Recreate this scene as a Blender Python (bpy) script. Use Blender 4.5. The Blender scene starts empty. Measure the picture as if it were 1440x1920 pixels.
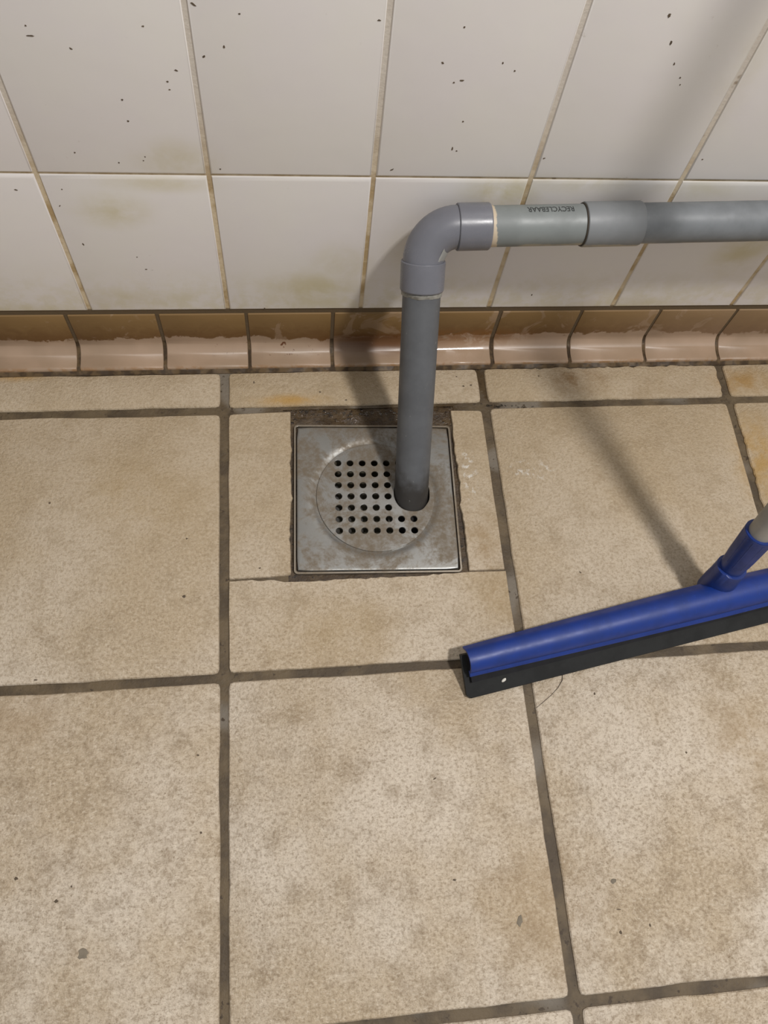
import bpy, bmesh, math, random
from mathutils import Vector, Matrix, noise, Euler

random.seed(7)
C = bpy.context.scene.collection
R = math.radians

# ------------------------------------------------------------------ camera
FPX = 1486.83
CAM = Vector((0.0732, -0.5517, 0.7801))
ROT = Euler((0.41552, -0.08967, -0.07991), 'XYZ')
cd = bpy.data.cameras.new('camera'); cam = bpy.data.objects.new('camera', cd); C.objects.link(cam)
cam.location = CAM; cam.rotation_euler = ROT
cd.sensor_fit = 'HORIZONTAL'; cd.sensor_width = 36.0; cd.lens = 36.0 * FPX / 1440.0
cd.clip_start = 0.01
bpy.context.scene.camera = cam
MROT = ROT.to_matrix()

# ------------------------------------------------------------------ light
w = bpy.data.worlds.new('world'); bpy.context.scene.world = w; w.use_nodes = True
w.node_tree.nodes['Background'].inputs[0].default_value = (1.0, 0.99, 0.98, 1)
w.node_tree.nodes['Background'].inputs[1].default_value = 0.39
ld = bpy.data.lights.new('ceiling_lamp', 'AREA'); lamp = bpy.data.objects.new('ceiling_lamp', ld); C.objects.link(lamp)
LAMP = Vector((0.90, -0.80, 2.4))
lamp.location = LAMP
lamp.rotation_euler = (Vector((0.25, -0.3, 0)) - LAMP).to_track_quat('-Z', 'Y').to_euler()
ld.shape = 'RECTANGLE'; ld.size = 0.19; ld.size_y = 0.17
ld.energy = 45; ld.color = (1.0, 0.97, 0.945)

vs = bpy.context.scene.view_settings
vs.view_transform = 'Standard'; vs.look = 'None'; vs.gamma = 1; vs.use_curve_mapping = False
vs.exposure = 0.0

# ------------------------------------------------------------------ helpers
def ray(u, v): return MROT @ Vector(((u - 720) / FPX, -(v - 960) / FPX, -1.0))
def on_floor(u, v, z=0.0):
    d = ray(u, v); return CAM + d * ((z - CAM.z) / d.z)
def on_wall(u, v, y=0.0):
    d = ray(u, v); return CAM + d * ((y - CAM.y) / d.y)

def link(name, me, mat=None, parent=None, smooth=False, loc=None):
    if mat: me.materials.append(mat)
    if smooth:
        for p in me.polygons: p.use_smooth = True
    o = bpy.data.objects.new(name, me); C.objects.link(o)
    if loc is not None:
        me.transform(Matrix.Translation(-Vector(loc))); o.location = loc
    if parent:
        o.parent = parent
        o.matrix_parent_inverse = Matrix.Identity(4)
        o.location = o.location - parent.location
    return o
def from_bm(name, bm, mat=None, parent=None, smooth=False, loc=None):
    bmesh.ops.recalc_face_normals(bm, faces=bm.faces)
    me = bpy.data.meshes.new(name); bm.to_mesh(me); bm.free()
    return link(name, me, mat, parent, smooth, loc)
def thing(name, label, cat, loc=(0, 0, 0), group=None):
    o = bpy.data.objects.new(name, None); C.objects.link(o); o.location = loc
    o.empty_display_size = .05
    o['label'] = label; o['category'] = cat
    if group: o['group'] = group
    return o
def structure(name, label, loc=(0, 0, 0)):
    o = bpy.data.objects.new(name, None); C.objects.link(o); o.location = loc
    o['kind'] = 'structure'; o['label'] = label
    return o

def frames(pts):
    T = []
    for i in range(len(pts)):
        a = pts[max(i - 1, 0)]; b = pts[min(i + 1, len(pts) - 1)]
        T.append((b - a).normalized() if (b - a).length > 1e-9 else T[-1])
    n = T[0].orthogonal().normalized(); out = []
    for t in T:
        n = (n - t * n.dot(t)).normalized(); out.append((n, t.cross(n)))
    return out
def tube(pts, radii, seg=40, caps=(True, True), lump=0.0, sharp=True):
    """swept round tube; repeated points make crisp steps"""
    pts = [Vector(p) for p in pts]
    fr = []
    T = []
    for i in range(len(pts)):
        j = i
        while j < len(pts) - 1 and (pts[j + 1] - pts[i]).length < 1e-7: j += 1
        k = i
        while k > 0 and (pts[k - 1] - pts[i]).length < 1e-7: k -= 1
        a = pts[max(k - 1, 0)]; b = pts[min(j + 1, len(pts) - 1)]
        T.append((b - a).normalized())
    n = T[0].orthogonal().normalized()
    bm = bmesh.new(); rings = []
    for p, r, t in zip(pts, radii, T):
        n = (n - t * n.dot(t)).normalized(); b = t.cross(n)
        ring = []
        for s in range(seg):
            a = 2 * math.pi * s / seg
            d = n * math.cos(a) + b * math.sin(a)
            rr = r
            if lump: rr += lump * noise.noise((p + d * r) * 160) + lump * .6 * noise.noise((p + d * r) * 420)
            ring.append(bm.verts.new(p + d * rr))
        rings.append(ring)
    for A, B in zip(rings, rings[1:]):
        for s in range(seg):
            bm.faces.new((A[s], A[(s + 1) % seg], B[(s + 1) % seg], B[s]))
    if caps[0]: bm.faces.new(rings[0][::-1])
    if caps[1]: bm.faces.new(rings[-1])
    return bm
def smooth_by_angle(o, ang=35):
    me = o.data
    for p in me.polygons: p.use_smooth = True
    bm = bmesh.new(); bm.from_mesh(me)
    for e in bm.edges:
        if len(e.link_faces) == 2 and e.calc_face_angle(0) > R(ang): e.smooth = False
    bm.to_mesh(me); bm.free()
    return o

# ------------------------------------------------------------------ materials
def srgb(r, g, b):
    f = lambda c: (c / 255 / 12.92) if c / 255 <= .04045 else ((c / 255 + .055) / 1.055) ** 2.4
    return (f(r), f(g), f(b), 1)
class Mat:
    def __init__(s, name):
        s.m = bpy.data.materials.new(name); s.m.use_nodes = True
        s.t = s.m.node_tree; s.b = s.t.nodes['Principled BSDF']
        s.pos = s.t.nodes.new('ShaderNodeNewGeometry').outputs['Position']
    def n(s, kind, **kw):
        x = s.t.nodes.new(kind)
        for k, v in kw.items(): setattr(x, k, v)
        return x
    def put(s, sock, v):
        if isinstance(v, bpy.types.NodeSocket): s.t.links.new(v, sock)
        else: sock.default_value = v
    def math(s, op, a, b=0.0, clamp=False):
        x = s.n('ShaderNodeMath', operation=op, use_clamp=clamp); s.put(x.inputs[0], a); s.put(x.inputs[1], b); return x.outputs[0]
    def vmath(s, op, a, b):
        x = s.n('ShaderNodeVectorMath', operation=op); s.put(x.inputs[0], a); s.put(x.inputs[1], b); return x.outputs['Vector']
    def noise(s, scale, detail=3, rough=.55, vec=None, dist=0.0):
        x = s.n('ShaderNodeTexNoise'); s.put(x.inputs['Vector'], vec or s.pos); s.put(x.inputs['Scale'], scale)
        s.put(x.inputs['Detail'], detail); s.put(x.inputs['Roughness'], rough); s.put(x.inputs['Distortion'], dist); return x.outputs['Fac']
    def ramp(s, v, lo, hi, a=0.0, b=1.0, smooth=True):
        x = s.n('ShaderNodeMapRange'); x.interpolation_type = 'SMOOTHSTEP' if smooth else 'LINEAR'
        s.put(x.inputs[0], v); s.put(x.inputs[1], lo); s.put(x.inputs[2], hi); s.put(x.inputs[3], a); s.put(x.inputs[4], b); return x.outputs[0]
    def mix(s, f, a, b, mode='MIX'):
        x = s.n('ShaderNodeMix', data_type='RGBA', blend_type=mode); s.put(x.inputs[0], f); s.put(x.inputs[6], a); s.put(x.inputs[7], b); return x.outputs[2]
    def blob(s, c, r, soft=.6):
        """a stain with a centre c and radii r in the room"""
        d = s.vmath('SUBTRACT', s.pos, tuple(c)); d = s.vmath('DIVIDE', d, tuple(r))
        x = s.n('ShaderNodeVectorMath', operation='LENGTH'); s.put(x.inputs[0], d)
        return s.ramp(x.outputs['Value'], 1 - soft, 1.0, 1.0, 0.0)
    def xyz(s):
        x = s.n('ShaderNodeSeparateXYZ'); s.put(x.inputs[0], s.pos); return x.outputs
    def bump(s, h, strength, dist):
        x = s.n('ShaderNodeBump'); s.put(x.inputs['Strength'], strength); s.put(x.inputs['Distance'], dist); s.put(x.inputs['Height'], h)
        s.t.links.new(x.outputs[0], s.b.inputs['Normal'])
    def out(s, col=None, rough=None, metal=None, spec=None):
        if col is not None: s.put(s.b.inputs['Base Color'], col)
        if rough is not None: s.put(s.b.inputs['Roughness'], rough)
        if metal is not None: s.put(s.b.inputs['Metallic'], metal)
        if spec is not None: s.put(s.b.inputs['Specular IOR Level'], spec)
        return s.m
    def rnd(s): return s.n('ShaderNodeObjectInfo').outputs['Random']

def wall_stain_blobs():
    px = [((590, 545), .075, .050, .9), ((640, 500), .05, .05, .5), ((210, 395), .05, .03, .75), ((300, 345), .07, .015, .6), ((330, 300), .05, .03, .6),
          ((1395, 465), .05, .06, .9), ((1180, 570), .09, .018, .8), ((940, 360), .055, .032, 1.0), ((1080, 345), .10, .020, .5), ((60, 580), .16, .012, .5),
          ((250, 560), .10, .02, .45), ((1300, 355), .10, .016, .5), ((380, 310), .02, .03, .6), ((760, 470), .04, .05, .35), ((1400, 120), .03, .10, .25)]
    return px
def mat_wall_tile():
    s = Mat('glazed_white_tile')
    off = s.vmath('ADD', s.pos, (0, 0, 0))
    n1 = s.noise(9, 4, .6); n2 = s.noise(45, 5, .65)
    base = s.mix(s.ramp(n1, .35, .65), srgb(225, 220, 218), srgb(226, 222, 217))
    st = None
    for (u, v), rx, rz, k in wall_stain_blobs():
        c = on_wall(u, v); b = s.math('MULTIPLY', s.blob(c, (rx, .2, rz), .95), k)
        st = b if st is None else s.math('MAXIMUM', st, b)
    nz = s.ramp(s.noise(24, 5, .65, dist=.4), .25, .68, .15, 1.0)
    st = s.math('MULTIPLY', st, nz)
    col = s.mix(s.math('MULTIPLY', st, .80), base, srgb(194, 182, 134))
    z = s.xyz()['Z']
    low = s.math('MULTIPLY', s.ramp(z, .073, .15, .45, 0.0), s.ramp(n2, .40, .62))
    col = s.mix(low, col, srgb(205, 196, 160))
    # fine scattered grime
    g = s.math('MULTIPLY', s.ramp(s.noise(130, 3, .6), .66, .76), s.ramp(s.noise(14, 2), .52, .66))
    col = s.mix(s.math('MULTIPLY', g, .35), col, srgb(150, 135, 115))
    s.bump(s.noise(16, 2), .12, .004)
    return s.out(col, s.ramp(n2, .3, .7, .34, .52), spec=.4)
def mat_wall_grout():
    s = Mat('wall_grout')
    n = s.noise(35, 4, .6)
    col = s.mix(s.ramp(n, .4, .62), srgb(205, 188, 158), srgb(172, 148, 108))
    z = s.xyz()['Z']
    col = s.mix(s.ramp(z, .22, .36, 0.0, .85), col, srgb(206, 199, 190))
    col = s.mix(s.ramp(s.noise(60, 2), .66, .72, 0, .7), col, srgb(120, 98, 68))
    col = s.mix(s.ramp(z, .072, .0765, 1.0, 0.0), col, srgb(92, 76, 54))
    s.bump(s.noise(300, 3), .4, .001)
    return s.out(col, .8)
def mat_cove():
    s = Mat('beige_cove_tile')
    n1 = s.noise(18, 3); n3 = s.noise(60, 5, .7, dist=.8)
    base = s.mix(s.ramp(n1, .3, .7), srgb(164, 140, 118), srgb(150, 128, 106))
    x = s.xyz()
    edge = s.math('ADD', x['Z'], s.math('MULTIPLY', s.math('SUBTRACT', n3, .5), .020))
    edge = s.math('ADD', edge, s.math('MULTIPLY', s.math('SUBTRACT', s.noise(14, 2), .5), .022))
    up = s.ramp(edge, .0215, .0240)
    fade = s.ramp(x['X'], .36, .62, .95, .62)
    scr = s.ramp(s.noise(24, 4, .6, dist=1.5), .57, .63, 1.0, .60)
    stain = s.math('MULTIPLY', s.math('MULTIPLY', up, fade), scr)
    brown = s.mix(s.ramp(s.math('ADD', x['Z'], s.math('MULTIPLY', n3, .03)), .036, .070), srgb(98, 67, 28), srgb(126, 98, 57))
    col = s.mix(stain, base, brown)
    # rust around and behind the pipe
    c = on_wall(690, 640)
    rust = s.math('MULTIPLY', s.blob((c.x + .015, -.006, .016), (.100, .03, .016), .7), s.ramp(s.noise(75, 5, .7, dist=1.0), .27, .40))
    col = s.mix(s.math('MULTIPLY', rust, .9), col, srgb(88, 52, 18))
    c = on_wall(880, 625)
    r2 = s.math('MULTIPLY', s.blob((c.x, -.006, .022), (.11, .03, .018), .7), s.ramp(s.noise(50, 5, .7, dist=1.0), .37, .52))
    col = s.mix(s.math('MULTIPLY', r2, .65), col, srgb(122, 80, 34))
    spots = s.math('MULTIPLY', s.ramp(s.noise(120, 3, .6), .62, .68), s.blob((.06, -.005, .010), (.10, .02, .010), .6))
    col = s.mix(spots, col, srgb(88, 48, 20))
    low = s.math('MULTIPLY', s.ramp(x['Y'], -.027, -.0225, .6, 0), s.ramp(n3, .45, .6))
    col = s.mix(low, col, srgb(140, 100, 55))
    s.bump(s.noise(200, 3), .05, .001)
    wet = s.math('MULTIPLY', s.blob((.255, -.02, .012), (.085, .03, .014), .5), s.ramp(s.noise(45, 3), .42, .52))
    return s.out(col, s.math('SUBTRACT', s.math('ADD', s.math('MULTIPLY', stain, .12), .37), s.math('MULTIPLY', wet, .25)), spec=.45)
def mat_grout(wet=True):
    s = Mat('floor_grout')
    n = s.noise(22, 4, .65); m = s.noise(8, 2)
    col = s.mix(s.ramp(n, .38, .62), srgb(96, 81, 58), srgb(70, 57, 39))
    col = s.mix(s.ramp(m, .57, .64, 0, .8), col, srgb(116, 108, 96))
    col = s.mix(s.ramp(s.noise(150, 3), .62, .7), col, srgb(60, 46, 28))
    c = on_floor(740, 720)
    wm = s.math('MULTIPLY', s.blob((c.x, -.055, 0), (.20, .055, .1), .5), s.ramp(s.noise(30, 3), .42, .55))
    s.bump(s.noise(260, 4, .7), .6, .0016)
    return s.out(s.mix(s.math('MULTIPLY', wm, .5), col, srgb(66, 50, 30)), s.math('SUBTRACT', .62, s.math('MULTIPLY', wm, .52)), spec=.5)
def mat_mortar():
    s = Mat('wet_mortar')
    n = s.noise(60, 5, .7)
    col = s.mix(s.ramp(n, .35, .65), srgb(80, 64, 43), srgb(54, 41, 27))
    col = s.mix(s.ramp(s.noise(190, 3), .60, .66), col, srgb(34, 24, 14))
    wm = s.math('MULTIPLY', s.ramp(s.xyz()['Y'], -.11, -.10), s.ramp(s.noise(45, 3), .40, .52))
    s.bump(s.noise(240, 4, .7), .7, .002)
    return s.out(col, s.math('SUBTRACT', .55, s.math('MULTIPLY', wm, .47)), spec=.5)
def mat_stone():
    s = Mat('beige_stone_floor_tile')
    r = s.rnd()
    cmb = s.n('ShaderNodeCombineXYZ'); s.put(cmb.inputs[0], s.math('MULTIPLY', r, 17.3)); s.put(cmb.inputs[1], s.math('MULTIPLY', r, 7.7)); s.put(cmb.inputs[2], s.math('MULTIPLY', r, 31.0))
    v = s.vmath('ADD', s.pos, cmb.outputs[0])
    big = s.noise(7, 4, .6, v); mid = s.noise(38, 5, .65, v); fine = s.noise(300, 5, .72, v); grain = s.noise(520, 3, .6, v)
    light = srgb(212, 199, 181); tan = srgb(190, 172, 146); dark = srgb(132, 112, 86)
    col = s.mix(s.ramp(big, .35, .65), light, tan)
    col = s.mix(s.ramp(mid, .46, .70, 0, .42), col, dark)
    col = s.mix(s.ramp(fine, .46, .64, 0, .50), col, dark)
    col = s.mix(s.ramp(fine, .34, .47, .38, 0), col, srgb(226, 214, 194))
    pit = s.math('MULTIPLY', s.ramp(grain, .58, .70), s.ramp(s.noise(16, 3, .6, v), .40, .62, .05, .6))
    col = s.mix(pit, col, srgb(120, 98, 72))
    sv = s.vmath('MULTIPLY', v, (1.0, 2.4, 1.0)); dash = s.noise(240, 4, .65, sv, .8)
    col = s.mix(s.ramp(dash, .57, .66, 0, .42), col, srgb(118, 98, 72))
    col = s.mix(s.ramp(dash, .34, .43, .40, 0), col, srgb(232, 220, 200))
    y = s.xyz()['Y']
    # the stone colour turns yellower and darker towards the wall
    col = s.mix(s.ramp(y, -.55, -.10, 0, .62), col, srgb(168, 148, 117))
    for (u, vv), rx, ry, k, c in [((1425, 860), .05, .10, .8, (176, 140, 78)), ((1085, 712), .05, .03, .85, (128, 98, 58)), ((1240, 735), .09, .02, .35, (140, 115, 80)),
                                  ((545, 750), .06, .012, .8, (178, 138, 70)), ((20, 705), .06, .012, .7, (176, 138, 76)), ((905, 1010), .03, .05, .6, (150, 122, 82)),
                                  ((1015, 1700), .10, .09, .35, (160, 134, 98)), ((940, 1120), .05, .05, .4, (165, 140, 100)), ((260, 930), .09, .07, .35, (172, 148, 108)),
                                  ((1400, 1390), .07, .07, .45, (168, 142, 104)), ((630, 1180), .1, .05, .3, (170, 146, 106)), ((40, 1360), .05, .05, .4, (170, 146, 116)),
                                  ((1390, 715), .06, .03, .8, (158, 122, 66))]:
        p = on_floor(u, vv)
        b = s.math('MULTIPLY', s.blob((p.x, p.y, 0), (rx, ry, .5), .95), s.ramp(mid, .34, .60, .25, 1.0))
        col = s.mix(s.math('MULTIPLY', b, k), col, srgb(*c))
    for (u, vv), rx, ry in [((1020, 885), .016, .012), ((880, 890), .012, .05), ((990, 880), .035, .015)]:
        p = on_floor(u, vv)
        b = s.math('MULTIPLY', s.blob((p.x, p.y, 0), (rx, ry, .5), .8), s.ramp(s.noise(120, 4, .7), .52, .62))
        col = s.mix(s.math('MULTIPLY', b, .8), col, srgb(222, 218, 210))
    h = s.math('ADD', s.math('MULTIPLY', fine, .7), s.math('ADD', s.math('MULTIPLY', grain, .3), s.math('MULTIPLY', mid, .8)))
    s.bump(h, .8, .0030)
    return s.out(col, s.ramp(fine, .3, .7, .42, .60), spec=.42)
def mat_plastic(name, c, rough=.38, var=.06, dirt=None, spec=.5, scuff=0.0):
    s = Mat(name)
    n = s.noise(40, 4, .6)
    col = s.mix(s.ramp(n, .35, .65), srgb(*c), srgb(*[max(0, x * (1 - var)) for x in c]))
    if scuff:
        col = s.mix(s.math('MULTIPLY', s.ramp(s.noise(240, 4, .7), .62, .70), scuff), col, srgb(*[min(255, x * 1.25 + 20) for x in c]))
    if dirt: col = dirt(s, col)
    s.bump(s.noise(150, 3), .06, .001)
    return s.out(col, s.ramp(n, .3, .7, rough - .05, rough + .08), spec=spec)
def mat_steel(name, c=(146, 146, 143), rough=.37, dirt=1.0):
    s = Mat(name)
    n = s.noise(16, 6, .72, dist=.5); f = s.noise(140, 4, .7)
    d = s.math('MULTIPLY', s.math('MULTIPLY', s.ramp(n, .42, .54), s.ramp(f, .30, .62, .45, 1.0)), dirt)
    e = s.ramp(s.noise(60, 5, .7), .60, .68)
    col = s.mix(s.math('MULTIPLY', d, .80), srgb(*c), srgb(100, 84, 60))
    col = s.mix(s.math('MULTIPLY', e, .35), col, srgb(92, 74, 50))
    s.bump(f, .12, .0006)
    return s.out(col, s.math('ADD', s.math('MULTIPLY', d, .25), rough), s.math('SUBTRACT', .92, s.math('MULTIPLY', d, .60)))
def mat_flat(name, c, rough=.6, spec=.4):
    s = Mat(name); n = s.noise(70, 3)
    col = s.mix(s.ramp(n, .3, .7), srgb(*c), srgb(*[x * .85 for x in c]))
    return s.out(col, rough, spec=spec)

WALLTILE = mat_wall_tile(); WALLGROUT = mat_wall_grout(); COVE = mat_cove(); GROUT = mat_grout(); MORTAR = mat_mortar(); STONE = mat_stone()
STEEL = mat_steel('drain_steel'); STEELRIM = mat_steel('drain_rim_steel', (150, 142, 130), .32, .8)
BASIN = mat_flat('dark_drain_basin', (120, 112, 92), .4)
WATER = mat_flat('murky_drain_water', (96, 92, 78), .05, .8)

# ------------------------------------------------------------------ big structure: floor
TP = 0.300; Y0 = -0.0819; CF = -0.0283; NP = 4   # tile pitch, first row joint, foot of the cove

def outline(corners, amps, step=.018, rad=.005, seed=0.0):
    """closed outline of a tile: rounded corners, edges wavy by amps (one per edge)"""
    n = len(corners); out = []
    cs = [Vector((c[0], c[1], 0)) for c in corners]
    for i in range(n):
        p0, p1, p2 = cs[i - 1], cs[i], cs[(i + 1) % n]
        a = (p0 - p1).normalized(); b = (p2 - p1).normalized()
        r = rad if not isinstance(rad, (list, tuple)) else rad[i]
        r = max(r, .0004)
        for t in (0.0, .5, 1.0):
            A = p1 + a * r; B = p1 + b * r
            q = A * (1 - t) ** 2 + p1 * 2 * t * (1 - t) + B * t * t
            out.append(q)
        L = (p2 - p1).length; rn = rad if not isinstance(rad, (list, tuple)) else rad[(i + 1) % n]
        amp = amps[i]; st = step if amp < .0015 else step * .30
        k = max(2, int(L / st)); nrm = Vector((b.y, -b.x, 0))
        for j in range(1, k):
            t = j / k; q = p1 + b * (r + (L - r - rn) * t)
            if amp < .0015: d = amp * (noise.noise(q * 14 + Vector((seed, 0, i))) + .7 * noise.noise(q * 50 + Vector((seed, 3, i))))
            else: d = amp * (.8 * noise.noise(q * 40 + Vector((seed, 0, i))) + .9 * noise.noise(q * 170 + Vector((seed, 3, i))))
            out.append(q + nrm * d * min(1, 4 * t, 4 * (1 - t)))
    return out
def inset(pts, d):
    n = len(pts); out = []
    for i in range(n):
        t = (pts[(i + 1) % n] - pts[i - 1])
        t = t.normalized()
        out.append(pts[i] + Vector((-t.y, t.x, 0)) * d)
    return out
def stone_piece(name, corners, amps, parent, seed, rad=.005, top=0.0, depth=.008, mat=None, step=.018, bev=.0022):
    o = outline(corners, amps, step, rad, seed)
    area = sum(a.x * b.y - b.x * a.y for a, b in zip(o, o[1:] + o[:1]))
    if area < 0: o = o[::-1]
    bev = min(bev, .8 * (rad if not isinstance(rad, (list, tuple)) else min(rad)))
    rings = [(o, -depth), (o, top - .0018), (inset(o, bev * .45), top - .0005), (inset(o, bev), top)]
    bm = bmesh.new(); V = [[bm.verts.new((p.x, p.y, z)) for p in ps] for ps, z in rings]
    n = len(o)
    for A, B in zip(V, V[1:]):
        for i in range(n): bm.faces.new((A[i], A[(i + 1) % n], B[(i + 1) % n], B[i]))
    bm.faces.new(V[-1])
    c = sum(o, Vector()) / n
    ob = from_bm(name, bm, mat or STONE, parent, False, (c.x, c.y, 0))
    return smooth_by_angle(ob, 30)

floor = structure('floor', 'beige stone-look tiled floor with brown grout')
# grout bed (open over the drain)
DX0, DX1, DY0, DY1 = .066, .262, -.290, -.081
xs = [-1.51, DX0, DX1, 1.81]; ys = [-1.59, DY0, DY1, -.02]
bm = bmesh.new(); g = [[bm.verts.new((x, y, -.0030)) for y in ys] for x in xs]; gb = [[bm.verts.new((x, y, -.012)) for y in ys] for x in xs]
for i in range(3):
    for j in range(3):
        if (i, j) != (1, 1): bm.faces.new((g[i][j], g[i + 1][j], g[i + 1][j + 1], g[i][j + 1]))
bmesh.ops.subdivide_edges(bm, edges=bm.edges[:], cuts=6, use_grid_fill=True)
from_bm('grout_bed', bm, GROUT, floor)

J = .0046  # half a joint
XC = {-5: -1.5, -4: -1.2, -3: -.9, -2: -.6, -1: -.3, 0: .0008, 1: .3005, 2: .6005, 3: .9, 4: 1.2, 5: 1.5, 6: 1.8}
rows = [(CF - .0035, Y0 + .0005)] + [(Y0 - TP * k, Y0 - TP * (k + 1)) for k in range(5)]
sd = 0
for ri, (ya, yb) in enumerate(rows):
    for ci in range(-5, 6):
        sd += 1.7
        xa, xb = XC[ci], XC[ci + 1]
        jj = [J + random.uniform(-.0006, .0006) for _ in range(4)]
        top = ya if ri == 0 else ya - J * .95
        c = [(xa + jj[0], yb + jj[1]), (xb - jj[2], yb + jj[1]), (xb - jj[2], top), (xa + jj[0], top)]
        amps = [.0014, .0014, .0012, .0014]
        if ri == 0 and ci == 1: amps = [.0014, .0042, .0030, .0011]; c[1] = (c[1][0] - .001, c[1][1])
        if ri == 1 and ci == 2: amps[3] = .003
        if ri == 1 and ci == 0:
            # the tile cut into three pieces around the drain
            lx, rx = c[0][0], c[1][0]; tt = c[2][1]; bb = c[0][1]
            tl = on_floor(545, 771); bl = on_floor(546, 1080); ll = on_floor(430, 1087)
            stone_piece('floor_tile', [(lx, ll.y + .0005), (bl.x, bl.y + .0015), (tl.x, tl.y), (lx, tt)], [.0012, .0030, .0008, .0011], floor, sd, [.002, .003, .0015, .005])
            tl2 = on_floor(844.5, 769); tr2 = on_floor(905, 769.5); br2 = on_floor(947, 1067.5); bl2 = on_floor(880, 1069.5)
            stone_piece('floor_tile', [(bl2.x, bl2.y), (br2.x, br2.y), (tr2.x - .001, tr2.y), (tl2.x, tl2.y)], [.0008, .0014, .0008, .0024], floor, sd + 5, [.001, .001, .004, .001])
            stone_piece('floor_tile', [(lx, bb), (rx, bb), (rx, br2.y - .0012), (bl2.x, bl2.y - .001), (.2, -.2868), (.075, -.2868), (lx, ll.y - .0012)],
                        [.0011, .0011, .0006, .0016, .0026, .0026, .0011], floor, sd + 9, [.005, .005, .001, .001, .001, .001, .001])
            continue
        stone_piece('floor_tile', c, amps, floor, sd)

# mortar bed around the drain frame
DC = Vector((.1632, -.1936)); DA = R(-2.0)
def dr(x, y, z=0.0):
    return Vector((DC.x + x * math.cos(DA) - y * math.sin(DA), DC.y + x * math.sin(DA) + y * math.cos(DA), z))
bm = bmesh.new(); N = 44; gv = {}
for i in range(N + 1):
    for j in range(N + 1):
        x = DX0 - .006 + (DX1 - DX0 + .012) * i / N; y = DY0 - .006 + (DY1 - DY0 + .010) * j / N
        gv[i, j] = bm.verts.new((x, y, -.0040 + .0016 * noise.noise(Vector((x * 60, y * 60, 1))) + .0010 * noise.noise(Vector((x * 190, y * 190, 4)))))
for i in range(N):
    for j in range(N):
        c = (gv[i, j].co + gv[i + 1, j + 1].co) / 2
        d = Vector((c.x - DC.x, c.y - DC.y)); d.rotate(Matrix.Rotation(-DA, 2))
        if max(abs(d.x), abs(d.y)) > .0815: bm.faces.new((gv[i, j], gv[i + 1, j], gv[i + 1, j + 1], gv[i, j + 1]))
for v in [v for v in bm.verts if not v.link_faces]: bm.verts.remove(v)
from_bm('mortar_bed', bm, MORTAR, floor, True)

# ------------------------------------------------------------------ wall and cove base
H0, H1, W0, WP, WG = .0734, .2567, -.1327, .1440, .0021
wall = structure('wall_back', 'white glazed tiled wall with stained beige grout')
bm = bmesh.new(); bmesh.ops.create_cube(bm, size=1, matrix=Matrix.Translation((.15, .0263, .80)) @ Matrix.Diagonal((3.32, .05, 1.62, 1)))
from_bm('grout_bed', bm, WALLGROUT, wall)
def wall_tile(x0, x1, z0, z1, lip):
    bm = bmesh.new(); rings = []
    y_b = .010
    for ins, y in [(0, y_b), (0, .0012), (.0006, .0003), (.0016, 0.0)]:
        t = ins * (2.8 if lip else 1)
        rings.append([bm.verts.new((x, y, z)) for x, z in [(x0 + ins, z0 + ins), (x1 - ins, z0 + ins), (x1 - ins, z1 - t), (x0 + ins, z1 - t)]])
    for A, B in zip(rings, rings[1:]):
        for i in range(4): bm.faces.new((A[i], A[(i + 1) % 4], B[(i + 1) % 4], B[i]))
    bm.faces.new(rings[-1])
    o = from_bm('wall_tile', bm, WALLTILE, wall, False, ((x0 + x1) / 2, 0, (z0 + z1) / 2))
    smooth_by_angle(o, 50)
zr = [(H0, H1 - .0012), (H1 + .0012, H1 + .2488), (H1 + .2512, H1 + .4988), (H1 + .5012, H1 + .7488), (H1 + .7512, H1 + .9988), (H1 + 1.0012, H1 + 1.2488)]
for zi, (z0, z1) in enumerate(zr):
    for k in range(-9, 13):
        x0 = W0 + WP * k; dx = random.uniform(-.0003, .0003)
        wall_tile(x0 + WG + dx, x0 + WP - WG + dx, z0, z1, zi == 0)

base = structure('baseboard_back', 'beige glazed cove base tiles stained brown along the upper half')
prof = [(.006, .0655), (.0010, .0655), (.0, .0645), (.0, .050), (.0, .0200), (-.0002, .0178)]
for k in range(1, 10):
    a = math.pi / 2 * k / 9
    prof.append((-.0002 - .0226 * (1 - math.cos(a)), .0178 - .0136 * math.sin(a)))
prof += [(-.0252, .0040), (-.0262, .0034), (-.0268, .0020), (-.0268, -.008), (.006, -.008)]
for k in range(-16, 19):
    x0 = .030 + .0950 * k + random.uniform(-.0005, .0005)
    bm = bmesh.new(); cols = []
    for x, ins in [(x0 + .0024, 1), (x0 + .0032, 0), (x0 + .0926, 0), (x0 + .0934, 1)]:
        col = []
        for y, z in prof:
            yy = y + (.0006 if ins and y < .004 else 0); zz = z - (.0005 if ins and z > 0 else 0)
            col.append(bm.verts.new((x, yy, zz)))
        cols.append(col)
    n = len(prof)
    for A, B in zip(cols, cols[1:]):
        for i in range(n): bm.faces.new((A[i], B[i], B[(i + 1) % n], A[(i + 1) % n]))
    bm.faces.new(cols[0]); bm.faces.new(cols[-1][::-1])
    o = from_bm('cove_tile', bm, COVE, base, False, (x0 + .0475, 0, 0)); smooth_by_angle(o, 40)
bm = bmesh.new()  # dark joint filling behind the cove tiles
pj = [(.008, .0728), (.0014, .0728), (.0014, .0180)] + [(-.0226 * (1 - math.cos(math.pi / 2 * k / 9)) + .0012, .0178 - .0136 * math.sin(math.pi / 2 * k / 9) - .0012) for k in range(1, 10)] + [(-.026, .0010), (-.031, -.0018), (-.031, -.009), (.008, -.009)]
L = [bm.verts.new((-1.51, y, z)) for y, z in pj]; Rr = [bm.verts.new((1.81, y, z)) for y, z in pj]
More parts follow.
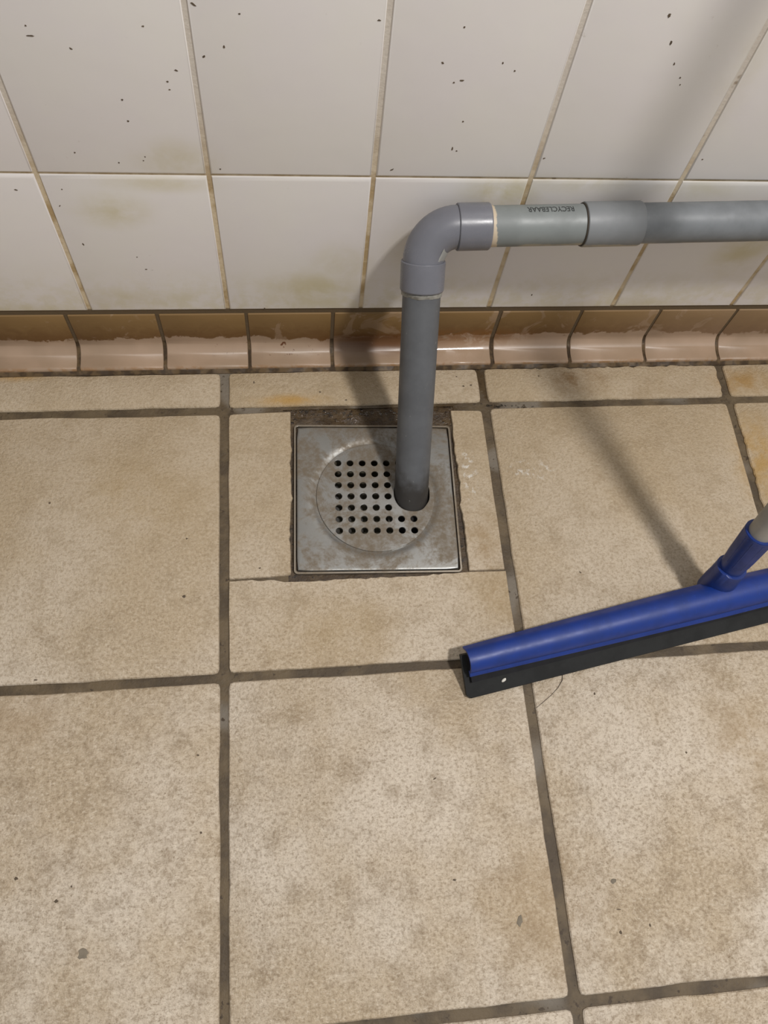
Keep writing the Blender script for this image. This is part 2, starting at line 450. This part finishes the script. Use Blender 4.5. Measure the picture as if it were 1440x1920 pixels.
for i in range(len(pj)): bm.faces.new((L[i], Rr[i], Rr[(i + 1) % len(pj)], L[(i + 1) % len(pj)]))
bm.faces.new(L); bm.faces.new(Rr[::-1])
def mat_cove_joint():
    s = Mat('cove_joint'); n = s.noise(90, 4)
    return s.out(s.mix(s.ramp(n, .4, .6), srgb(92, 74, 50), srgb(62, 48, 32)), s.ramp(s.noise(40, 3), .42, .55, .5, .8), spec=.3)
from_bm('joint_filling', bm, mat_cove_joint(), base, False)

# ------------------------------------------------------------------ floor drain
drain = thing('floor_drain', 'square stainless steel floor drain with round perforated strainer', 'drain', (DC.x, DC.y, 0))
def flat_shape(name, outer, holes, z, thick, bev, mat, parent):
    cu = bpy.data.curves.new(name, 'CURVE'); cu.dimensions = '2D'; cu.fill_mode = 'BOTH'
    cu.extrude = thick / 2; cu.bevel_depth = bev; cu.bevel_resolution = 1
    for ps in [outer] + holes:
        sp = cu.splines.new('POLY'); sp.points.add(len(ps) - 1); sp.use_cyclic_u = True
        for p, q in zip(sp.points, ps): p.co = (q[0], q[1], 0, 1)
    tmp = bpy.data.objects.new('tmp', cu); C.objects.link(tmp)
    dg = bpy.context.evaluated_depsgraph_get()
    me = bpy.data.meshes.new_from_object(tmp.evaluated_get(dg)); me.name = name
    bpy.data.objects.remove(tmp); bpy.data.curves.remove(cu)
    me.materials.clear()
    me.transform(Matrix.Translation((0, 0, z)))
    o = link(name, me, mat, None); o.parent = parent
    return o
def circ(cx, cy, r, n=28, rag=0.0, sd=0):
    return [(cx + (r + rag * noise.noise(Vector((math.cos(2 * math.pi * i / n) * 2, math.sin(2 * math.pi * i / n) * 2, sd)))) * math.cos(2 * math.pi * i / n),
             cy + (r + rag * noise.noise(Vector((math.cos(2 * math.pi * i / n) * 2, math.sin(2 * math.pi * i / n) * 2, sd)))) * math.sin(2 * math.pi * i / n)) for i in range(n)]
def rsq(h, r, n=5):
    o = []
    for qx, qy, a0 in [(1, 1, 0), (-1, 1, 90), (-1, -1, 180), (1, -1, 270)]:
        for k in range(n):
            a = R(a0 + 90 * k / (n - 1)); o.append((qx * (h - r) + r * math.cos(a), qy * (h - r) + r * math.sin(a)))
    return o
drain.rotation_euler = (0, 0, DA)
flat_shape('frame', rsq(.0882, .004), [rsq(.0866, .003)], -.004, .0080, .0003, STEELRIM, drain)
flat_shape('frame_ledge', rsq(.0868, .004), [circ(0, 0, .062, 40)], -.0068, .002, .0002, BASIN, drain)
SR = .0640
bm = bmesh.new(); prev = None
def sq_ring(h, z):
    o = []
    for k in range(72):
        a = 2 * math.pi * k / 72; q = min(h / max(abs(math.cos(a)), abs(math.sin(a))), h * 1.4142 - .0013)
        o.append(bm.verts.new((q * math.cos(a), q * math.sin(a), z)))
    return o
for ring in [sq_ring(.0852, -.0034), sq_ring(.0852, -.0004), sq_ring(.0849, .0001), sq_ring(.0842, .0003), sq_ring(.0826, .0004)] + \
        [[bm.verts.new((x, y, z)) for x, y in circ(0, 0, SR + d, 72)] for d, z in [(.011, .0004), (.0085, .0003), (.0060, 0.0), (.0040, -.0006), (.0022, -.0012), (.0006, -.0015), (-.0012, -.0016)]]:
    if prev:
        for k in range(72): bm.faces.new((prev[k], prev[(k + 1) % 72], ring[(k + 1) % 72], ring[k]))
    prev = ring
plate = from_bm('cover_plate', bm, STEEL, None); plate.parent = drain; smooth_by_angle(plate, 50)
pd = Vector((.2029 - DC.x, -.1915 - DC.y)); pd.rotate(Matrix.Rotation(-DA, 2))
holes = []
for i in range(7):
    for j in range(7):
        x = (i - 3) * .01345; y = (3 - j) * .01345
        if math.hypot((x - pd.x) / (.0205 + .0040), (y - pd.y) / (.0225 + .0040)) > 1: holes.append(circ(x, y, .0041, 20))
pipe_hole = [(pd.x + q[0], pd.y + q[1] * 1.10) for q in circ(0, 0, .0203, 48, .0009, 3.3)]
strainer = flat_shape('strainer', circ(0, 0, SR, 72), holes + [pipe_hole], -.0014, .0018, .0004, STEEL, drain)
# basin below with standing water
bm = tube([(0, 0, -.008), (0, 0, -.060), (0, 0, -.075)], [.062, .058, .030], 40, (False, True))
o = from_bm('basin', bm, BASIN, None, True); o.parent = drain
bm = bmesh.new(); bmesh.ops.create_circle(bm, cap_ends=True, radius=.0585, segments=40, matrix=Matrix.Translation((0, 0, -.034)))
o = from_bm('water', bm, WATER, None); o.parent = drain

# ------------------------------------------------------------------ waste pipe
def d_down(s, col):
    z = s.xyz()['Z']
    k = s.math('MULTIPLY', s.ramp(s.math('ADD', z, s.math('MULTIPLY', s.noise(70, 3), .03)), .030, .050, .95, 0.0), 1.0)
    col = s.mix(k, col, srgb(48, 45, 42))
    sp = s.ramp(s.noise(130, 4, .7), .66, .72)
    return s.mix(s.math('MULTIPLY', sp, .5), col, srgb(140, 140, 136))
def d_hor(s, col):
    x = s.xyz()
    n = s.noise(60, 4, .65)
    under = s.math('MULTIPLY', s.ramp(s.math('ADD', x['Z'], s.math('MULTIPLY', n, .010)), PZ + .0020, PZ + .0055, 1.0, 0.0), s.ramp(s.noise(22, 3), .40, .50))
    col = s.mix(s.math('MULTIPLY', under, .75), col, srgb(176, 166, 146))
    return col
def d_short(s, col):
    col = d_hor(s, col)
    x = s.xyz()
    n = s.noise(90, 4, .65)
    e = s.math('ADD', x['X'], s.math('MULTIPLY', s.math('SUBTRACT', n, .5), .006))
    e = s.math('ADD', e, s.math('MULTIPLY', s.math('SUBTRACT', x['Z'], PZ), .16))
    g = s.ramp(e, XS1 + .0050, XS1 + .0065, 1.0, 0.0)
    return s.mix(g, col, srgb(196, 180, 156))
YP = -.0255
E_ = on_wall(797, 427, YP); E2 = on_wall(1440, 414, YP)
hx = (E2 - E_).normalized(); PZ = E_.z
P0 = Vector((.2028, -.1893, 0.0)); vx = (P0 - E_).normalized()
def hX(u, v=423): return (on_wall(u, v, YP) - E_).dot(hx)
s0, s1, s2, s3 = hX(854), hX(917), hX(1091), hX(1196)
XS1 = (E_ + hx * s1).x
G_DOWN = mat_plastic('grey_down_pipe', (91, 93, 96), .46, .08, d_down)
G_ELB = mat_plastic('grey_elbow', (110, 111, 118), .30, .04)
G_SHORT = mat_plastic('grey_short_pipe', (124, 129, 128), .48, .05, d_short)
G_COUP = mat_plastic('grey_coupling', (122, 125, 127), .52, .05, d_hor)
G_LONG = mat_plastic('grey_long_pipe', (116, 120, 123), .50, .08, d_hor)
GLUE = mat_plastic('dried_glue', (146, 143, 134), .6, .25)
INK = mat_flat('print_ink', (58, 60, 60), .6)
RP = .0184; RS = .0212
pipe = thing('waste_pipe', 'grey plastic waste pipe along the wall that turns down into the floor drain', 'pipe', (P0.x, P0.y, 0))
tb = .0295
A0 = E_ + hx * tb; B0 = E_ + vx * tb
sv = .0570   # end of the lower socket
def add(name, bm, mat, parent=pipe, ang=35):
    o = from_bm(name, bm, mat, parent if parent is pipe else None, False)
    if parent is not pipe: o.parent = parent; o.location = (0, 0, 0)
    smooth_by_angle(o, ang); return o
Pd = P0 + vx * .042; Pm = E_ + vx * (sv - .006)
add('down_pipe', tube([Pd, Pd + (Pm - Pd) * .3, Pd + (Pm - Pd) * .7, Pm], [RP] * 4, 48), G_DOWN)
# bend
ang = math.acos(max(-1, min(1, hx.dot(vx)))); rb = tb * math.tan(ang / 2)
cen = E_ + (hx + vx).normalized() * (rb / math.sin(ang / 2))
pts = []; a0 = (A0 - cen); axis = a0.cross(B0 - cen).normalized(); tot = a0.angle(B0 - cen)
for k in range(15): pts.append(cen + Matrix.Rotation(tot * k / 14, 3, axis) @ a0)
elbow = add('elbow', tube([A0 + hx * .004] + pts + [B0 + vx * .004], [RP + .0011] * 17, 48), G_ELB)
def socket(p, d, L, r, parent, mat, name='socket', lip=.0007, chamf=.0012):
    return add(name, tube([p, p, p + d * lip, p + d * (L - chamf), p + d * L, p + d * L], [RP - .001, r - .0006, r, r, r - .0007, RP - .0012], 56, (False, False)), mat, parent, 30)
socket(A0, hx, s1 - tb, RS, elbow, G_ELB)
socket(B0, vx, sv - tb, RS, elbow, G_ELB)
gr = E_ + vx * sv
add('glue_ring', tube([gr - vx * .0005, gr + vx * .0004, gr + vx * .0020, gr + vx * .0046, gr + vx * .0056], [RP - .001, RP + .0004, RP + .0009, RP + .0003, RP - .0012], 64, (False, False), .0012), GLUE)
ps = add('pipe_section', tube([E_ + hx * (s1 - .006), E_ + hx * (s2 + .004)], [RP] * 2, 56), G_SHORT)
socket(E_ + hx * s2, hx, s3 - s2, .0203, pipe, G_COUP, 'coupling', .0006, .0016)
add('glue_ring', tube([E_ + hx * (s2 - .0016), E_ + hx * (s2 - .0012), E_ + hx * (s2 + .0004)], [RP - .001, RP + .0010, RP + .0008], 56, (False, False)), mat_flat('dark_joint_ring', (62, 54, 44), .7))
add('long_pipe', tube([E_ + hx * (s3 - .004), E_ + hx * .8, E_ + hx * 1.35], [RP] * 3, 56), G_LONG)
# glue drip in the crook of the elbow
bm = bmesh.new(); bmesh.ops.create_icosphere(bm, subdivisions=3, radius=1)
ck = pts[10]; inn = (cen - ck).normalized(); tg = (pts[11] - pts[9]).normalized(); bn = inn.cross(tg)
if bn.dot(CAM - ck) < 0: bn = -bn
nd = (inn * .80 + bn * .60).normalized(); sd_ = nd.cross(tg)
for v in bm.verts:
    c = v.co.copy(); k = 1 + .25 * noise.noise(c * 1.8)
    v.co = ck + nd * (RP + .0006) + tg * c.x * .0150 * k + sd_ * c.y * .0062 * k + nd * c.z * .0010
add('glue_drip', bm, mat_plastic('grey_glue', (156, 156, 152), .5, .1), pipe, 80)
# printed marking, upside down as on the real pipe
fc = bpy.data.curves.new('txt', 'FONT'); fc.body = "RECYCLEBAAR"; fc.size = .01; fc.align_x = 'CENTER'; fc.align_y = 'CENTER'; fc.extrude = .0; fc.offset = .0001
fo = bpy.data.objects.new('txt', fc); C.objects.link(fo)
me = bpy.data.meshes.new_from_object(fo.evaluated_get(bpy.context.evaluated_depsgraph_get()))
bpy.data.objects.remove(fo)
xsz = [v.co.x for v in me.vertices]; ysz = [v.co.y for v in me.vertices]
wx = max(xsz) - min(xsz); hy = max(ysz) - min(ysz)
bm = bmesh.new(); bm.from_mesh(me); bpy.data.meshes.remove(me)
bmesh.ops.subdivide_edges(bm, edges=bm.edges[:], cuts=1)
TXW, TXH, TXS, TXA = .0435, .0066, hX(1034, 390), R(96)
for v in bm.verts:
    u = (v.co.x - (max(xsz) + min(xsz)) / 2) / wx * TXW; t = (v.co.y - (max(ysz) + min(ysz)) / 2) / hy * TXH
    a = TXA - t / RP
    v.co = E_ + hx * (TXS - u) + (Vector((0, -1, 0)) * math.cos(a) + Vector((0, 0, 1)) * math.sin(a)) * (RP + .00015)
tx = from_bm('printed_text', bm, INK, None); tx.parent = ps; tx['label'] = 'dark printed word RECYCLEBAAR standing upside down'
me_fix = [o for o in pipe.children]
for o in me_fix:   # meshes above were made in room coordinates
    o.location = (0, 0, 0); o.data.transform(Matrix.Translation(-pipe.location))
    for ch in o.children: ch.location = (0, 0, 0); ch.data.transform(Matrix.Translation(-pipe.location))

# ------------------------------------------------------------------ floor squeegee
BLUE = mat_plastic('blue_plastic', (16, 50, 128), .46, .10, None, .5, .25)
BLUE2 = mat_plastic('blue_socket_plastic', (26, 50, 116), .40, .12, None, .5, .3)
RUB = mat_plastic('black_rubber', (30, 31, 31), .62, .2, None, .35, .15)
RUB2 = mat_plastic('black_foam_strip', (22, 22, 26), .7, .2, None, .3)
POLE = mat_plastic('grey_pole', (150, 146, 138), .45, .08, None, .45)
SA = on_floor(874, 1309); SB = on_floor(1440, 1165)
ax = (SB - SA).normalized(); bk = Vector((-ax.y, ax.x, 0)); TH = R(32)
nn = bk * math.cos(TH) + Vector((0, 0, 1)) * math.sin(TH); mm = ax.cross(nn)
SL = .57
HB = on_floor(1373, 1062, .066); kk = ray(1373, 1062).cross(ray(1440, 983))
HD = Vector((-(kk.y * .20 + kk.z) / kk.x, .20, 1.0)).normalized()
SMID = (HB - SA).dot(ax)
sq = thing('floor_squeegee', 'blue floor squeegee with black rubber blade leaning on the wall', 'squeegee', SA)
def sl(s, n, m): return ax * s + nn * n + mm * m
def extr(profile, ss, scale=lambda s: (1, 1), pivot=(.0, .0), caps=True):
    bm = bmesh.new(); rings = []
    for s in ss:
        kn, km = scale(s)
        rings.append([bm.verts.new(sl(s, pivot[0] + (n - pivot[0]) * kn, pivot[1] + (m - pivot[1]) * km)) for n, m in profile])
    k = len(profile)
    for A, B in zip(rings, rings[1:]):
        for i in range(k): bm.faces.new((A[i], A[(i + 1) % k], B[(i + 1) % k], B[i]))
    if caps: bm.faces.new(rings[0][::-1]); bm.faces.new(rings[-1])
    return bm
def put(name, bm, mat, ang=40, parent=None):
    o = from_bm(name, bm, mat, None); o.parent = parent or sq; smooth_by_angle(o, ang); return o
bm = extr([(0, 0), (.046, 0), (.046, .0045), (.0008, .0045), (0, .0036)], [0, .004, SL - .004, SL], lambda s: (1, 1))
# rounded lower corners of the rubber
for v in bm.verts:
    s = (v.co).dot(ax); n = v.co.dot(nn)
    if n < .002 and (s < .001 or s > SL - .001): v.co += nn * .0035
put('rubber_blade', bm, RUB)
put('rubber_strip', extr([(.0172, .0046), (.046, .0046), (.046, .0088), (.0178, .0088)], [.0060, SL - .0060]), RUB2)
outer = [(.0180, .0090), (.0182, .0112), (.0200, .0120), (.0226, .0124), (.0236, .0140), (.0262, .0172), (.0300, .0196), (.0345, .0208), (.0390, .0208), (.0435, .0194), (.0475, .0164), (.0498, .0125), (.0502, .0085), (.0502, .0005)]
inner = [(.0480, .0005), (.0480, .0085), (.0474, .0118), (.0456, .0148), (.0425, .0168), (.0388, .0180), (.0347, .0180), (.0308, .0170), (.0276, .0150), (.0258, .0128), (.0250, .0108), (.0248, .0090)]
outer = [(.0250 + (n - .018) * .870, m) for n, m in outer]; inner = [(.0250 + (n - .018) * .870, m) for n, m in inner]
ssl = [.0045 + (SL - .009) * k / 24 for k in range(25)]
def grow(s):
    d = abs(s - SMID) / (SL / 2); k = 1.30 - .30 * min(1, d) ** 1.3
    return (k, k)
head = put('head', extr(outer + inner, ssl, grow, (.037, .009)), BLUE, 28)
# collar and sleeve of the handle
K0 = HB - SA      # centre of the collar's rim
def along(t): return K0 + HD * t
put('collar', tube([along(-.046), along(-.030), along(-.018), along(-.001), along(0), along(0), along(-.001), along(-.030)], [.0170, .0164, .0154, .0149, .0145, .0130, .0124, .0112], 44, (True, True)), BLUE2, 35)
put('sleeve', tube([along(-.028), along(-.002), along(.008), along(.020), along(.062), along(.0625), along(.0625), along(.0615), along(.030)], [.0112, .0118, .0126, .0136, .0152, .0149, .0130, .0126, .0112], 44, (True, True)), BLUE2, 35)
bm = bmesh.new()
zz = HD.orthogonal().normalized(); yy = HD.cross(zz)
for k in range(10):   # shallow ribs that run up the sleeve
    a = 2 * math.pi * k / 10; d = zz * math.cos(a) + yy * math.sin(a); e = -zz * math.sin(a) + yy * math.cos(a)
    q = []
    for t, r in [(.014, .0129), (.059, .0149)]:
        q.append([bm.verts.new(along(t) + d * (r + h) + e * x) for x, h in [(-.0013, -.0008), (-.0005, .0004), (.0005, .0004), (.0013, -.0008)]])
    for i in range(3): bm.faces.new((q[0][i], q[0][i + 1], q[1][i + 1], q[1][i]))
    bm.faces.new(q[0][::-1]); bm.faces.new(q[1])
put('rib', bm, BLUE2, 60)['kind'] = 'stuff'
TL = (-HB.y - .0118) / HD.y
put('handle', tube([along(.031), along(.05), along(.4), along(.8), along(TL - .03)], [.0120] * 5, 36), POLE)
put('handle_cap', tube([along(TL - .05), along(TL - .05), along(TL - .012), along(TL - .006), along(TL - .004)], [.0116, .0128, .0128, .0105, .004], 32), BLUE2)

# ------------------------------------------------------------------ small things and dirt
def crumb(name, p, r, mat, label, cat, elong=(1, 1, .6), up=Vector((0, 0, 1)), rot=0):
    bm = bmesh.new(); bmesh.ops.create_icosphere(bm, subdivisions=2, radius=1)
    for v in bm.verts:
        k = 1 + .25 * noise.noise(v.co * 1.4 + p * 90)
        v.co = Vector((v.co.x * elong[0], v.co.y * elong[1], v.co.z * elong[2])) * r * k
    o = from_bm(name, bm, mat, None, True); o.location = p + up * r * elong[2] * .8
    o.rotation_euler = up.to_track_quat('Z', 'Y').to_euler()
    if rot: o.rotation_euler.rotate_axis('Z', rot)
    o['label'] = label; o['category'] = cat
    return o
# grain on the rubber: intersection of its sight line with the top of the blade
d = ray(944, 1274.5); q0 = SA + mm * .0045; t = (q0 - CAM).dot(mm) / d.dot(mm)
crumb('crumb', CAM + d * t, .0015, mat_flat('white_crumb', (225, 222, 212), .6), 'tiny white crumb stuck to the black rubber blade', 'crumb', (2.0, 1, .7), mm, .5)
# hair
bmh = [on_floor(1055, 1262, .0006), on_floor(1054, 1276, .0008), on_floor(1046, 1290, .0009), on_floor(1034, 1303, .0007), on_floor(1018, 1317, .0008), on_floor(1005, 1328, .0006)]
hb = tube(bmh, [.00012, .00035, .0002, .0002, .0002, .00012], 6)
o = from_bm('hair', hb, mat_flat('dark_hair', (60, 46, 34), .6), None, True); o['label'] = 'thin dark hair lying on the floor tile below the squeegee blade'; o['category'] = 'hair'

DIRT = mat_flat('dark_dirt', (96, 82, 66), .8); CHIP = mat_flat('grey_chip', (128, 118, 102), .8)
def speck_mesh(name, items, wallside, mat, parent):
    bm = bmesh.new()
    for u, v, a, b, rot in items:
        c = on_wall(u, v) if wallside else on_floor(u, v)
        e1 = Vector((1, 0, 0)); e2 = Vector((0, 0, 1)) if wallside else Vector((0, 1, 0)); up = Vector((0, -1, 0)) if wallside else Vector((0, 0, 1))
        n = 14; lo = []; hi = []
        for k in range(n):
            t = 2 * math.pi * k / n; q = (1 + .6 * noise.noise(Vector((1.4 * math.cos(t), 1.4 * math.sin(t) + u, v)))) * (.00040 if wallside else .00048)
            x, y = a * q * math.cos(t), b * q * math.sin(t)
            p = c + e1 * (x * math.cos(rot) - y * math.sin(rot)) + e2 * (x * math.sin(rot) + y * math.cos(rot))
            lo.append(bm.verts.new(p - up * .0001)); hi.append(bm.verts.new(c + (p - c) * .8 + up * .00025))
        for k in range(n): bm.faces.new((lo[k], lo[(k + 1) % n], hi[(k + 1) % n], hi[k]))
        bm.faces.new(hi)
    o = from_bm(name, bm, mat, parent); o['kind'] = 'stuff'
    return o
W = [(57, 67, 7, 1.6, 0), (133, 91, 3, 1.5, 2.5), (268, 49, 2.6, 1.5, 0), (362, 8, 6, 2, 2.5), (449, 26, 2.2, 1.6, 0), (711, 38, 3.2, 1.8, 0), (420, 88, 2, 3, 0), (382, 106, 3.6, 2.2, .7), (330, 132, 3.6, 1.6, -.3),
     (314, 153, 2.4, 2, 0), (229, 187, 2, 2.2, 0), (240, 227, 2.2, 2.2, 0), (140, 286, 2, 1.8, 0), (223, 305, 1.8, 1.8, 0), (413, 317, 2, 2, 0), (30, 356, 4, 1.6, -.3), (116, 355, 1.6, 1.6, 0), (112, 386, 3, 1.2, .8),
     (156, 458, 2, 3.6, .3), (274, 505, 3, 2, 0), (257, 482, 1.6, 1.6, 0), (496, 578, 2, 2, 0), (830, 118, 3, 2.2, -.8), (871, 51, 2, 2, 0), (851, 155, 2, 2, 0), (866, 151, 5, 2, 0), (868, 228, 2, 2, 0), (848, 279, 2, 5, 0),
     (856, 283, 2, 2, 0), (1258, 80, 2.4, 5, .1), (1264, 120, 1.8, 3, 0), (1275, 146, 1.8, 2.4, 0), (1275, 159, 1.4, 2, 0), (1317, 299, 2, 2, 0), (997, 553, 2, 4, 0), (1255, 29, 3, 5, .2), (943, 118, 1.6, 2.6, 0),
     (965, 133, 2, 2, 0), (318, 168, 2, 1.4, 0), (48, 48, 2, 1.4, 0), (735, 318, 5, 1.6, .6), (1020, 297, 3, 1.6, .5), (269, 301, 1.6, 1.6, 0), (272, 294, 1.4, 1.6, 0)]
speck_mesh('dirt_specks', W, True, DIRT, wall)
F = [(30, 1647, 3.4, 3.4, 0), (345, 1118, 4, 3, .5), (1287, 1411, 2.4, 2.4, 0), (1115, 1301, 2.2, 3, 0), (1088, 1073, 3.6, 1.6, -.6), (476, 717, 2, 3.4, 0), (600, 735, 3, 2, -.4), (649, 750, 3, 1.8, 0), (852, 1650, 3.4, 1.8, 0),
     (371, 1416, 3, 2, -.3), (377, 1561, 2.4, 2.4, 0), (134, 1662, 1.8, 1.8, 0), (105, 1690, 4, 3, .4), (67, 1275, 4, 1.6, 0), (93, 943, 2.6, 2.6, 0), (350, 1010, 2, 2, 0), (815, 1460, 4, 1.3, .5), (1160, 1705, 5, 1, -.1),
     (883, 722, 3, 2.4, 0), (869, 724, 3, 2.4, 0), (856, 706, 2.2, 1.8, 0), (1010, 705, 2, 2, 0), (487, 1065, 3, 1.8, .4), (1219, 1735, 2, 3, 0), (1164, 1748, 3, 3, 0)]
speck_mesh('dirt_specks', F, False, DIRT, floor)
speck_mesh('chipped_spot', [(155, 1789, 11, 9, -.3), (974, 1727, 5, 10, -.3), (1150, 1652, 7, 4, .2)], False, CHIP, floor)['kind'] = 'stuff'
# drops of water along the joint behind the pipe
dropmat = bpy.data.materials.new('water_drop'); dropmat.use_nodes = True
b = dropmat.node_tree.nodes['Principled BSDF']; b.inputs['Transmission Weight'].default_value = 1; b.inputs['Roughness'].default_value = .03; b.inputs['IOR'].default_value = 1.33
bm = bmesh.new()
spots = []
for _ in range(46): spots.append((random.uniform(560, 745), random.uniform(770, 779)))
for _ in range(34): spots.append((random.uniform(810, 900), random.uniform(690, 694)))
for _ in range(22): spots.append((random.uniform(905, 1010), 761 + random.uniform(-2, 3)))
for u, v in spots:
    c = on_floor(u, v, -.0028); r = random.uniform(.0005, .0013)
    bmesh.ops.create_icosphere(bm, subdivisions=2, radius=1, matrix=Matrix.Translation(c) @ Matrix.Diagonal((r * random.uniform(1, 1.8), r, r * .5, 1)))
o = from_bm('water_drops', bm, dropmat, floor, True); o['kind'] = 'stuff'
